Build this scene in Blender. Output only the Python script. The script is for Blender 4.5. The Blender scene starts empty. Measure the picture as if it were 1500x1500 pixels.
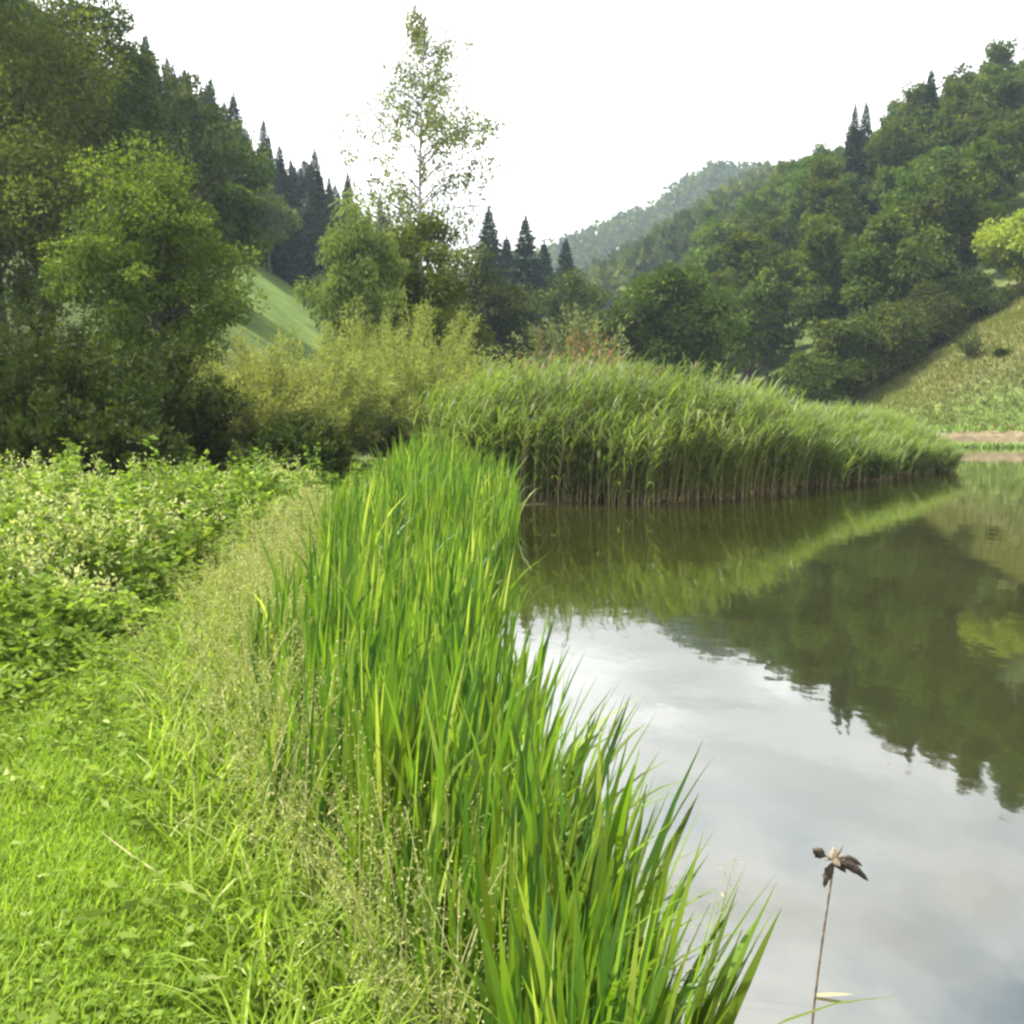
import bpy, math
import numpy as np
from mathutils import Matrix, Vector

R = math.radians
PI = math.pi
rng = np.random.default_rng(11)
scene = bpy.context.scene

# ------------------------------------------------------------------ camera, sky, sun, exposure
CAM_H = 2.0                     # above the pond surface (z = 0)
PITCH = R(5.33)
FPX = 1608.0                    # focal length in pixels of a 1500 px frame
cam_d = bpy.data.cameras.new('camera'); cam = bpy.data.objects.new('camera', cam_d)
scene.collection.objects.link(cam); scene.camera = cam
cam.location = (0, 0, CAM_H); cam.rotation_euler = (PI/2 - PITCH, 0, 0)
cam_d.sensor_width = 36.0; cam_d.lens = 36.0*FPX/1500.0
cam_d.clip_start = 0.05; cam_d.clip_end = 5000

SUN_EL, SUN_AZ = R(57), R(-72)          # azimuth measured from the view direction (+Y), negative = left
sun_dir = Vector((math.sin(SUN_AZ)*math.cos(SUN_EL), math.cos(SUN_AZ)*math.cos(SUN_EL), math.sin(SUN_EL)))
sd = bpy.data.lights.new('sun', 'SUN'); sd.energy = 5.0; sd.angle = R(0.6); sd.color = (1.0, 0.95, 0.86)
so = bpy.data.objects.new('sun', sd); scene.collection.objects.link(so)
so.rotation_euler = (-sun_dir).to_track_quat('-Z', 'Y').to_euler(); so.location = (-40, 20, 60)

world = bpy.data.worlds.new('World'); scene.world = world; world.use_nodes = True
def build_world():
    nt = world.node_tree; N = nt.nodes; L = nt.links; N.clear()
    out = N.new('ShaderNodeOutputWorld')
    sky = N.new('ShaderNodeTexSky'); sky.sky_type = 'NISHITA'; sky.sun_disc = False
    sky.sun_elevation = SUN_EL; sky.sun_rotation = SUN_AZ; sky.air_density = 1.0; sky.dust_density = 1.0
    b1 = N.new('ShaderNodeBackground'); b1.inputs[1].default_value = 0.13; L.new(sky.outputs[0], b1.inputs[0])
    tc = N.new('ShaderNodeTexCoord'); sp = N.new('ShaderNodeSeparateXYZ'); L.new(tc.outputs['Generated'], sp.inputs[0])
    def m(op, a, b=None, clamp=False):
        n = N.new('ShaderNodeMath'); n.operation = op; n.use_clamp = clamp
        for i, v in enumerate((a, b)):
            if v is None: continue
            if isinstance(v, (int, float)): n.inputs[i].default_value = v
            else: L.new(v, n.inputs[i])
        return n.outputs[0]
    z = m('MAXIMUM', sp.outputs[2], 0.0)
    zz = m('ADD', z, 0.10)
    cx = m('DIVIDE', sp.outputs[0], zz); cy = m('DIVIDE', sp.outputs[1], zz)
    cb = N.new('ShaderNodeCombineXYZ'); L.new(cx, cb.inputs[0]); L.new(cy, cb.inputs[1]); cb.inputs[2].default_value = 40.4
    n1 = N.new('ShaderNodeTexNoise'); n1.inputs['Scale'].default_value = 0.8; n1.inputs['Detail'].default_value = 7; n1.inputs['Roughness'].default_value = 0.55
    L.new(cb.outputs[0], n1.inputs['Vector'])
    n2 = N.new('ShaderNodeTexNoise'); n2.inputs['Scale'].default_value = 1.3; n2.inputs['Detail'].default_value = 6; n2.inputs['Distortion'].default_value = 0.5
    L.new(cb.outputs[0], n2.inputs['Vector'])
    def mr(v, a, b, c, d):
        n = N.new('ShaderNodeMapRange'); n.interpolation_type = 'SMOOTHSTEP'; L.new(v, n.inputs[0])
        for i, q in enumerate((a, b, c, d)): n.inputs[i+1].default_value = q
        return n.outputs[0]
    cover = mr(n1.outputs[0], 0.34, 0.50, 0.10, 1.0)
    hor = mr(z, 0.29, 0.47, 1.0, 0.0)
    fac = m('MAXIMUM', cover, hor)
    bright = mr(n2.outputs[0], 0.3, 0.68, 0.47, 1.08)
    b2 = N.new('ShaderNodeBackground'); b2.inputs[0].default_value = (1.0, 0.99, 0.975, 1); L.new(bright, b2.inputs[1])
    mx = N.new('ShaderNodeMixShader'); L.new(fac, mx.inputs[0]); L.new(b1.outputs[0], mx.inputs[1]); L.new(b2.outputs[0], mx.inputs[2])
    L.new(mx.outputs[0], out.inputs[0])
build_world()
vs = scene.view_settings; vs.view_transform = 'Standard'; vs.look = 'None'; vs.gamma = 1.0; vs.use_curve_mapping = False
vs.exposure = 1.58
cy = scene.cycles
cy.max_bounces = 5; cy.diffuse_bounces = 2; cy.glossy_bounces = 2; cy.transmission_bounces = 3; cy.transparent_max_bounces = 4; cy.volume_bounces = 1
cy.use_adaptive_sampling = True; cy.pixel_filter_type = 'BLACKMAN_HARRIS'; cy.filter_width = 2.6; cy.caustics_reflective = False; cy.caustics_refractive = False

# ------------------------------------------------------------------ helpers
def at(px, py, D):
    """World point seen at photo pixel (px, py), D metres ahead of the camera."""
    dx, dv = (px-750)/FPX, (750-py)/FPX
    fy, fz = math.cos(PITCH)+dv*math.sin(PITCH), -math.sin(PITCH)+dv*math.cos(PITCH)
    k = D/fy
    return np.array((dx*k, D, CAM_H+fz*k))

def sstep(a, b, x):
    t = np.clip((x-a)/(b-a), 0, 1); return t*t*(3-2*t)

def link(o, parent=None):
    scene.collection.objects.link(o)
    if parent is not None: o.parent = parent
    return o
def tag(o, label=None, cat=None, group=None, kind=None):
    for k, v in (('label', label), ('category', cat), ('group', group), ('kind', kind)):
        if v: o[k] = v
    return o
def empty(name, loc=(0, 0, 0), rz=0.0, s=1.0):
    o = bpy.data.objects.new(name, None); o.location = loc; o.rotation_euler = (0, 0, rz)
    o.scale = (s, s, s) if np.isscalar(s) else s; o.empty_display_size = 0.2
    return link(o)
def obj(name, me, parent=None): return link(bpy.data.objects.new(name, me), parent)

class Geo:
    def __init__(s): s.V, s.F, s.T, s.n = [], [], [], 0
    def add(s, V, F, T):
        if len(V) == 0: return s
        s.V.append(V); s.F.append(F+s.n); s.T.append(np.broadcast_to(np.asarray(T, float), (len(V),))); s.n += len(V); return s
    def mesh(s, name, mat, smooth=False, color=None):
        V = np.concatenate(s.V); F = np.concatenate(s.F); T = np.concatenate(s.T)
        me = bpy.data.meshes.new(name)
        k = F.shape[1]
        me.vertices.add(len(V)); me.vertices.foreach_set('co', V.astype(np.float32).ravel())
        me.loops.add(F.size); me.loops.foreach_set('vertex_index', F.astype(np.int32).ravel())
        me.polygons.add(len(F)); me.polygons.foreach_set('loop_start', np.arange(0, F.size, k, dtype=np.int32))
        me.update(calc_edges=True)
        if smooth: me.polygons.foreach_set('use_smooth', np.ones(len(F), bool))
        a = me.attributes.new('tint', 'FLOAT', 'POINT'); a.data.foreach_set('value', T.astype(np.float32))
        if color is not None:
            c = me.attributes.new('albedo', 'FLOAT_COLOR', 'POINT'); c.data.foreach_set('color', color.astype(np.float32).ravel())
        if not isinstance(mat, (list, tuple)): mat = [mat]
        for q in mat: me.materials.append(q)
        me.update(); me.validate()
        return me

def curves(P, az, L, tilt, bend, n, power=1.4):
    """N bent curves rising from P: (N, n+1, 3)"""
    P = np.atleast_2d(P); N = len(P); az, L, tilt, bend = (np.broadcast_to(np.asarray(v, float), (N,)) for v in (az, L, tilt, bend))
    k = (np.arange(n)+0.5)/n
    th = tilt[:, None]+bend[:, None]*k[None, :]**power
    st = (L/n)[:, None]
    h = np.cumsum(np.sin(th)*st, 1); v = np.cumsum(np.cos(th)*st, 1)
    out = np.zeros((N, n+1, 3)); out[:, 0] = P
    out[:, 1:, 0] = P[:, :1]+h*np.cos(az)[:, None]; out[:, 1:, 1] = P[:, 1:2]+h*np.sin(az)[:, None]; out[:, 1:, 2] = P[:, 2:]+v
    return out
def ribbons(C, W, side, prof, tint):
    """flat blades along curves C (N,n+1,3); side = horizontal angle of the width direction"""
    N, m, _ = C.shape; side = np.broadcast_to(np.asarray(side, float), (N,)); W = np.broadcast_to(np.asarray(W, float), (N,))
    s = np.stack([np.cos(side), np.sin(side), np.zeros(N)], 1)
    w = 0.5*W[:, None]*np.asarray(prof)[None, :]
    V = np.empty((N, m, 2, 3)); V[:, :, 0] = C+s[:, None]*w[..., None]; V[:, :, 1] = C-s[:, None]*w[..., None]
    b = (np.arange(N)*m*2)[:, None]+(np.arange(m-1)*2)[None, :]
    F = np.stack([b, b+1, b+3, b+2], -1).reshape(-1, 4)
    return V.reshape(-1, 3), F, np.repeat(np.broadcast_to(np.asarray(tint, float), (N,)), m*2)
def straps(P, az, L, W, tilt, bend, n, tint, prof=None, twist=0.0, power=1.4):
    C = curves(P, az, L, tilt, bend, n, power)
    if prof is None: prof = np.interp(np.linspace(0, 1, n+1), [0, .25, .6, 1], [.7, 1, .8, .04])
    return ribbons(C, W, np.asarray(az)+PI/2+np.asarray(twist), prof, tint)
def unit(v): return v/np.maximum(np.linalg.norm(v, axis=-1, keepdims=True), 1e-9)
def rdir(n, r=rng): return unit(r.normal(size=(n, 3)))
def leaves(P, d, L, W, tint, r=rng):
    """rhombic leaves from P along d"""
    N = len(P); L = np.broadcast_to(np.asarray(L, float), (N,))[:, None]; W = np.broadcast_to(np.asarray(W, float), (N,))[:, None]
    s = unit(np.cross(d, rdir(N, r))); nrm = np.cross(d, s)
    V = np.stack([P, P+d*L*.45+s*W*.5+nrm*L*.06, P+d*L, P+d*L*.45-s*W*.5+nrm*L*.06], 1).reshape(-1, 3)
    F = np.arange(4*N).reshape(-1, 4)
    return V, F, np.repeat(np.broadcast_to(np.asarray(tint, float), (N,)), 4)
def tube(pts, rad, n=6, tint=0.5, cap=False):
    pts = np.asarray(pts, float); m = len(pts); rad = np.broadcast_to(np.asarray(rad, float), (m,))
    t = unit(np.gradient(pts, axis=0)); ref = np.array((0.31, 0.95, 0.05))
    a = unit(np.cross(t, ref)); b = np.cross(t, a)
    ang = np.arange(n)*2*PI/n
    V = pts[:, None]+rad[:, None, None]*(np.cos(ang)[None, :, None]*a[:, None]+np.sin(ang)[None, :, None]*b[:, None])
    i = np.arange(m-1)[:, None]*n; j = np.arange(n)[None, :]; j2 = (j+1) % n
    F = np.stack([i+j, i+j2, i+n+j2, i+n+j], -1).reshape(-1, 4)
    return V.reshape(-1, 3), F, tint
def along(C, idx, t):
    m = C.shape[1]-1; f = np.clip(t, 0, .9999)*m; i = f.astype(int); w = (f-i)[:, None]
    return C[idx, i]*(1-w)+C[idx, i+1]*w

# ------------------------------------------------------------------ materials
def new_mat(name):
    m = bpy.data.materials.new(name); m.use_nodes = True; nt = m.node_tree; nt.nodes.clear()
    return m, nt.nodes, nt.links
def leaf_mat(name, c1, c2, c3=None, transl=0.4, rough=0.65, spec=0.06, warm=(1.12, 1.18, 0.5), vary=0.25):
    m, N, L = new_mat(name)
    out = N.new('ShaderNodeOutputMaterial')
    at_ = N.new('ShaderNodeAttribute'); at_.attribute_name = 'tint'
    ramp = N.new('ShaderNodeValToRGB'); e = ramp.color_ramp.elements
    e[0].position = 0.0; e[0].color = (*c1, 1); e[1].position = 0.75 if c3 else 1.0; e[1].color = (*c2, 1)
    if c3: q = e.new(1.0); q.color = (*c3, 1)
    L.new(at_.outputs['Fac'], ramp.inputs[0])
    oi = N.new('ShaderNodeObjectInfo')
    hsv = N.new('ShaderNodeHueSaturation')
    mr = N.new('ShaderNodeMapRange'); L.new(oi.outputs['Random'], mr.inputs[0]); mr.inputs[3].default_value = 1-vary; mr.inputs[4].default_value = 1+vary
    mh = N.new('ShaderNodeMapRange'); L.new(oi.outputs['Random'], mh.inputs[0]); mh.inputs[3].default_value = 0.5-vary*0.06; mh.inputs[4].default_value = 0.5+vary*0.06
    L.new(mr.outputs[0], hsv.inputs['Value']); L.new(mh.outputs[0], hsv.inputs['Hue']); L.new(ramp.outputs[0], hsv.inputs['Color'])
    p = N.new('ShaderNodeBsdfPrincipled'); p.inputs['Roughness'].default_value = rough; p.inputs['Specular IOR Level'].default_value = spec
    L.new(hsv.outputs[0], p.inputs['Base Color'])
    t = N.new('ShaderNodeBsdfTranslucent')
    mul = N.new('ShaderNodeVectorMath'); mul.operation = 'MULTIPLY'; mul.inputs[1].default_value = warm
    L.new(hsv.outputs[0], mul.inputs[0]); L.new(mul.outputs[0], t.inputs['Color'])
    mx = N.new('ShaderNodeMixShader'); mx.inputs[0].default_value = transl
    L.new(p.outputs[0], mx.inputs[1]); L.new(t.outputs[0], mx.inputs[2]); L.new(mx.outputs[0], out.inputs[0])
    return m
def solid_mat(name, c1, c2, scale=6, rough=0.85, bump=0.3, stretch=(1, 1, 1)):
    m, N, L = new_mat(name); out = N.new('ShaderNodeOutputMaterial')
    tc = N.new('ShaderNodeTexCoord'); mp = N.new('ShaderNodeMapping'); mp.inputs['Scale'].default_value = stretch
    L.new(tc.outputs['Object'], mp.inputs[0])
    n = N.new('ShaderNodeTexNoise'); n.inputs['Scale'].default_value = scale; n.inputs['Detail'].default_value = 6; L.new(mp.outputs[0], n.inputs['Vector'])
    r = N.new('ShaderNodeValToRGB'); r.color_ramp.elements[0].position = .35; r.color_ramp.elements[1].position = .65
    r.color_ramp.elements[0].color = (*c1, 1); r.color_ramp.elements[1].color = (*c2, 1); L.new(n.outputs[0], r.inputs[0])
    p = N.new('ShaderNodeBsdfPrincipled'); p.inputs['Roughness'].default_value = rough; L.new(r.outputs[0], p.inputs['Base Color'])
    b = N.new('ShaderNodeBump'); b.inputs['Strength'].default_value = bump; b.inputs['Distance'].default_value = 0.05
    L.new(n.outputs[0], b.inputs['Height']); L.new(b.outputs[0], p.inputs['Normal']); L.new(p.outputs[0], out.inputs[0])
    return m

M = {}
M['bark'] = solid_mat('bark', (0.035, 0.028, 0.02), (0.10, 0.085, 0.065), 9, stretch=(1, 1, .25))
M['birch_bark'] = solid_mat('birch_bark', (0.12, 0.11, 0.10), (0.55, 0.53, 0.48), 5, stretch=(1, 1, 2.5))
M['twig'] = solid_mat('twig', (0.06, 0.045, 0.03), (0.13, 0.10, 0.06), 20)
M['alder'] = leaf_mat('alder_leaf', (0.043, 0.066, 0.012), (0.108, 0.146, 0.021), (0.185, 0.215, 0.04), transl=0.42)
M['dark_broad'] = leaf_mat('dark_leaf', (0.022, 0.038, 0.009), (0.055, 0.078, 0.013), (0.115, 0.135, 0.024), transl=0.34)
M['hill_broad'] = leaf_mat('hillside_leaf', (0.026, 0.047, 0.009), (0.076, 0.110, 0.015), (0.150, 0.180, 0.025), transl=0.36, vary=0.38)
M['spruce'] = leaf_mat('spruce_needle', (0.009, 0.022, 0.012), (0.024, 0.042, 0.020), transl=0.10, vary=0.25)
M['birch'] = leaf_mat('birch_leaf', (0.10, 0.12, 0.06), (0.20, 0.22, 0.11), transl=0.5)
M['pale_willow'] = leaf_mat('pale_willow_leaf', (0.08, 0.12, 0.03), (0.19, 0.25, 0.07), transl=0.45)
M['gold_willow'] = leaf_mat('gold_willow_leaf', (0.13, 0.165, 0.045), (0.28, 0.32, 0.10), (0.42, 0.43, 0.17), transl=0.44)
M['yellow_tree'] = leaf_mat('yellow_tree_leaf', (0.12, 0.15, 0.022), (0.25, 0.27, 0.035), transl=0.42)
M['bush'] = leaf_mat('bush_leaf', (0.018, 0.030, 0.008), (0.045, 0.060, 0.012), (0.085, 0.090, 0.025), transl=0.32)
M['hedge'] = leaf_mat('hedge_leaf', (0.026, 0.040, 0.010), (0.075, 0.105, 0.018), (0.17, 0.20, 0.04), transl=0.3)
M['rust'] = leaf_mat('rust_leaf', (0.14, 0.06, 0.03), (0.24, 0.13, 0.07), transl=0.3)
M['reed'] = leaf_mat('reed_leaf', (0.085, 0.15, 0.035), (0.20, 0.29, 0.07), (0.36, 0.41, 0.16), transl=0.48, rough=.5, spec=.25)
M['reed_stem'] = leaf_mat('reed_stem', (0.14, 0.10, 0.05), (0.24, 0.18, 0.09), (0.32, 0.25, 0.14), transl=0.1)
M['plume'] = leaf_mat('reed_plume', (0.16, 0.14, 0.08), (0.30, 0.27, 0.16), transl=0.3)
M['iris'] = leaf_mat('iris_leaf', (0.026, 0.068, 0.014), (0.160, 0.235, 0.018), (0.40, 0.41, 0.09), transl=0.45, rough=.5, spec=.3)
M['straw'] = leaf_mat('straw', (0.15, 0.20, 0.06), (0.34, 0.37, 0.13), (0.54, 0.50, 0.27), transl=0.35)
M['grass'] = leaf_mat('lawn_blade', (0.115, 0.19, 0.022), (0.24, 0.34, 0.040), (0.40, 0.44, 0.15), transl=0.45)
M['clover'] = leaf_mat('clover_leaf', (0.10, 0.19, 0.03), (0.21, 0.34, 0.05), (0.33, 0.42, 0.15), transl=0.4)
M['meadow'] = leaf_mat('meadow_blade', (0.08, 0.11, 0.03), (0.15, 0.17, 0.045), (0.24, 0.19, 0.09), transl=0.35)
M['nettle'] = leaf_mat('herb_leaf', (0.075, 0.135, 0.022), (0.19, 0.28, 0.045), (0.32, 0.39, 0.12), transl=0.45)
M['seed'] = leaf_mat('herb_seedhead', (0.22, 0.25, 0.09), (0.44, 0.43, 0.21), transl=0.35)
M['dead'] = solid_mat('dead_stalk', (0.10, 0.07, 0.045), (0.24, 0.18, 0.12), 40)
M['pod'] = solid_mat('dead_pod', (0.018, 0.012, 0.008), (0.06, 0.042, 0.028), 60)
M['earth'] = solid_mat('bank_earth', (0.095, 0.072, 0.034), (0.185, 0.14, 0.072), 3, bump=.6)

def ground_mat():
    m, N, L = new_mat('ground'); out = N.new('ShaderNodeOutputMaterial')
    a = N.new('ShaderNodeAttribute'); a.attribute_name = 'albedo'
    g = N.new('ShaderNodeNewGeometry')
    n1 = N.new('ShaderNodeTexNoise'); n1.inputs['Scale'].default_value = 0.55; n1.inputs['Detail'].default_value = 8; n1.inputs['Roughness'].default_value = .65
    n2 = N.new('ShaderNodeTexNoise'); n2.inputs['Scale'].default_value = 9; n2.inputs['Detail'].default_value = 5
    L.new(g.outputs['Position'], n1.inputs['Vector']); L.new(g.outputs['Position'], n2.inputs['Vector'])
    ad = N.new('ShaderNodeMath'); ad.operation = 'MULTIPLY'; L.new(n1.outputs[0], ad.inputs[0]); L.new(n2.outputs[0], ad.inputs[1])
    mr = N.new('ShaderNodeMapRange'); L.new(ad.outputs[0], mr.inputs[0])
    for i, v in enumerate((.12, .42, .55, 1.45)): mr.inputs[i+1].default_value = v
    mu = N.new('ShaderNodeVectorMath'); mu.operation = 'SCALE'; L.new(a.outputs['Color'], mu.inputs[0]); L.new(mr.outputs[0], mu.inputs['Scale'])
    p = N.new('ShaderNodeBsdfPrincipled'); p.inputs['Roughness'].default_value = .95; p.inputs['Specular IOR Level'].default_value = .1
    L.new(mu.outputs[0], p.inputs['Base Color'])
    b = N.new('ShaderNodeBump'); b.inputs['Strength'].default_value = .6; b.inputs['Distance'].default_value = .08
    L.new(n2.outputs[0], b.inputs['Height']); L.new(b.outputs[0], p.inputs['Normal']); L.new(p.outputs[0], out.inputs[0])
    return m
M['ground'] = ground_mat()
def water_mat():
    m, N, L = new_mat('pond_water'); out = N.new('ShaderNodeOutputMaterial')
    g = N.new('ShaderNodeNewGeometry')
    mp = N.new('ShaderNodeMapping'); mp.inputs['Scale'].default_value = (1.0, 0.55, 1); L.new(g.outputs['Position'], mp.inputs[0])
    n1 = N.new('ShaderNodeTexNoise'); n1.inputs['Scale'].default_value = 1.6; n1.inputs['Detail'].default_value = 3; L.new(mp.outputs[0], n1.inputs['Vector'])
    n2 = N.new('ShaderNodeTexNoise'); n2.inputs['Scale'].default_value = 9; n2.inputs['Detail'].default_value = 2; L.new(mp.outputs[0], n2.inputs['Vector'])
    ad = N.new('ShaderNodeMath'); ad.operation = 'MULTIPLY_ADD'; L.new(n2.outputs[0], ad.inputs[0]); ad.inputs[1].default_value = .12; L.new(n1.outputs[0], ad.inputs[2])
    b = N.new('ShaderNodeBump'); b.inputs['Strength'].default_value = .12; b.inputs['Distance'].default_value = .03; L.new(ad.outputs[0], b.inputs['Height'])
    n3 = N.new('ShaderNodeTexNoise'); n3.inputs['Scale'].default_value = .35; n3.inputs['Detail'].default_value = 4; L.new(g.outputs['Position'], n3.inputs['Vector'])
    r = N.new('ShaderNodeValToRGB'); r.color_ramp.elements[0].position = .35; r.color_ramp.elements[1].position = .7
    r.color_ramp.elements[0].color = (.012, .014, .003, 1); r.color_ramp.elements[1].color = (.019, .021, .005, 1); L.new(n3.outputs[0], r.inputs[0])
    p = N.new('ShaderNodeBsdfPrincipled'); p.inputs['Roughness'].default_value = .03; p.inputs['IOR'].default_value = 2.4; p.inputs['Specular IOR Level'].default_value = .5
    L.new(r.outputs[0], p.inputs['Base Color']); L.new(b.outputs[0], p.inputs['Normal']); L.new(p.outputs[0], out.inputs[0])
    return m
M['water'] = water_mat()

# ------------------------------------------------------------------ terrain and pond
SHORE = np.array([(.8, -8), (.5, 0), (.34, 2.6), (.16, 4.4), (-.05, 6.5), (-.25, 8), (-.45, 10.5), (-.35, 13), (-.12, 16), (-.02, 20), (.5, 22.8), (3.6, 23.5), (7.8, 28),
                  (14.5, 36), (17.6, 47), (18.4, 56), (25, 58.5), (42, 60), (70, 52), (75, 10), (60, -8)], float)
def pond_dist(x, y):
    """signed distance to the shoreline: negative in the pond"""
    shp = x.shape; x = x.ravel(); y = y.ravel(); d = np.full(x.shape, 1e9); ins = np.zeros(x.shape, bool)
    n = len(SHORE)
    for i in range(n):
        a, b = SHORE[i], SHORE[(i+1) % n]; e = b-a
        t = np.clip(((x-a[0])*e[0]+(y-a[1])*e[1])/(e@e), 0, 1)
        d = np.minimum(d, np.hypot(x-a[0]-t*e[0], y-a[1]-t*e[1]))
        c = ((a[1] > y) != (b[1] > y)) & (x < (b[0]-a[0])*(y-a[1])/(b[1]-a[1]+1e-12)+a[0]); ins ^= c
    return np.where(ins, -d, d).reshape(shp)
def terrain(x, y):
    x = np.asarray(x, float); y = np.asarray(y, float)
    x, y = np.broadcast_arrays(x, y)
    pd = pond_dist(x, y)
    far = sstep(46, 52, y)*sstep(14, 17, x)
    z = np.where(pd < 0, -0.7*sstep(0, 2.0, -pd)-0.02, (0.42-0.02*far)*sstep(-.1, 2.2-1.6*far, pd)+.25*far*sstep(.1, .6, pd))
    z = z+np.clip(y-45, 0, 250)*0.028*sstep(0, 6, pd)
    x0 = np.interp(y, [0, 15, 60, 100, 200, 400], [-24, -20, -5, -2, 0, 0])
    u = np.clip(x0-x, 0, None); zl = 0.5*u+0.008*u*u; zl = 58*(1-np.exp(-zl/58.))
    xr = np.interp(y, [0, 40, 60, 100, 150, 200, 400], [95, 60, 20, 14, 10, 7, 4])
    u = np.clip(x-xr, 0, None); zr = 38*(1-np.exp(-(u/38)**1.25))*np.interp(y, [55, 70, 82, 108], [.7, .7, .62, 1])
    z = z+(zl+zr)*sstep(0, 5, pd)
    s = np.where(y > 1, x/np.maximum(y, 1), 0)
    mid = np.interp(s, [-.3, .02, .08, .155, .21, .22, .31, .47, 1], [0, .03, .085, .125, .165, .172, .175, .2, .2])*300*np.exp(-((y-310)/85)**2)
    fr = np.interp(s, [-.6, -.2, -.02, .056, .093, .13, .155, .187, .22, .5, 1], [.02, .05, .115, .135, .15, .165, .19, .202, .2, .18, .1])*520*np.exp(-((y-540)/120)**2)
    z = np.maximum(z, np.maximum(mid, fr)*sstep(150, 240, y))
    return z
def tz(x, y): return float(terrain(np.array([x]), np.array([y]))[0])

def ground_color(x, y, pd):
    n = x.size; c = np.empty((n, 4)); c[:, 3] = 1
    base = np.array((.070, .095, .028)); c[:, :3] = base
    def put(w, col): c[:, :3] = c[:, :3]*(1-w[:, None])+np.array(col)*w[:, None]
    put(sstep(150, 60, np.hypot(x, y))*0+sstep(1.5, .1, pd), (.055, .045, .022))          # wet margin
    hill = sstep(95, 120, y); put(hill, (.030, .045, .015))                                 # woodland floor
    lm = sstep(-4, -9, x)*sstep(55, 66, y)*sstep(125, 105, y); put(lm, (.078, .122, .022))  # mown field
    band = (np.sin((x*.9+y*.35)*1.6) > .2)*lm; put(band*.6, (.055, .09, .017))
    rm = sstep(17, 22, x)*sstep(57, 60, y)*sstep(3, -1, y-(70+(x-19)*.72)); put(rm, (.155, .145, .060))
    st = sstep(24, 20.5, x-(y-60)*.2)*rm+sstep(64, 60.5, y)*rm; put(np.clip(st, 0, 1), (.11, .17, .04))
    return c
def build_terrain():
    U = np.linspace(-1, 1, 281); gx = 2.6*np.sinh(U*6.0); gx = gx/gx.max()*430
    W = np.linspace(0, 1, 330); gy = -25+np.sinh(W*4.6)/np.sinh(4.6)*735
    X, Y = np.meshgrid(gx, gy); Z = terrain(X, Y)
    Z = Z+(np.sin(X*1.7+Y*.6)*np.cos(Y*1.3)*.03)*sstep(.3, 2, pond_dist(X, Y))
    V = np.stack([X.ravel(), Y.ravel(), Z.ravel()], 1); w = len(gx); h = len(gy)
    i = (np.arange(h-1)[:, None]*w+np.arange(w-1)[None, :]).ravel(); F = np.stack([i, i+1, i+w+1, i+w], 1)
    g = Geo().add(V, F, 0.5)
    o = obj('terrain', g.mesh('terrain', M['ground'], True, ground_color(X.ravel(), Y.ravel(), pond_dist(X, Y).ravel())))
    tag(o, kind='structure')
    Vw = np.array([(-3, -12, .02), (90, -12, .02), (90, 64, .02), (-3, 64, .02)], float)
    tag(obj('pond_water', Geo().add(Vw, np.array([[0, 1, 2, 3]]), .5).mesh('pond_water', M['water'])), kind='structure')
build_terrain()

def build_far_bank():
    s = np.array([(16.6, 50), (17.4, 54.5), (19.2, 56.6), (22, 57.6), (25, 58.3), (30, 58.8), (36, 59.4), (43, 60), (52, 58)])
    t = np.linspace(0, len(s)-1, 120); x = np.interp(t, range(len(s)), s[:, 0]); y = np.interp(t, range(len(s)), s[:, 1])
    prof = [(-.9, -.35), (-.25, .02), (.0, .16), (.12, .42), (.5, .72), (1.2, .86), (2.4, .72)]
    V = np.array([[(x[i]-o*.25, y[i]+o, z+.05*rng.normal()) for (o, z) in prof] for i in range(len(t))]).reshape(-1, 3)
    n = len(prof); i = (np.arange(len(t)-1)[:, None]*n+np.arange(n-1)[None, :]).ravel()
    F = np.stack([i, i+n, i+n+1, i+1], 1)
    tag(obj('earth_bank', Geo().add(V, F, .5).mesh('earth_bank', M['earth'], True)), kind='structure')
    g = Geo(); k = rng.integers(0, 120, 5200); top = rng.random(5200) < .5
    P = np.stack([x[k]+rng.normal(0, .25, 5200), y[k]+np.where(top, rng.uniform(.6, 2.6, 5200), rng.uniform(-.6, -.1, 5200)), np.where(top, .74, -.02)], 1)
    g.add(*straps(P, rng.uniform(0, 2*PI, 5200), rng.uniform(.2, .5, 5200)*np.where(top, 1.2, .95), .07, .15, .9, 3, rng.random(5200)))
    tag(obj('bank_grass', g.mesh('bank_grass', M['reed'])), 'green grass fringe along the bare earth bank at the far right shore', 'grass', kind='stuff')
build_far_bank()

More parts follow.
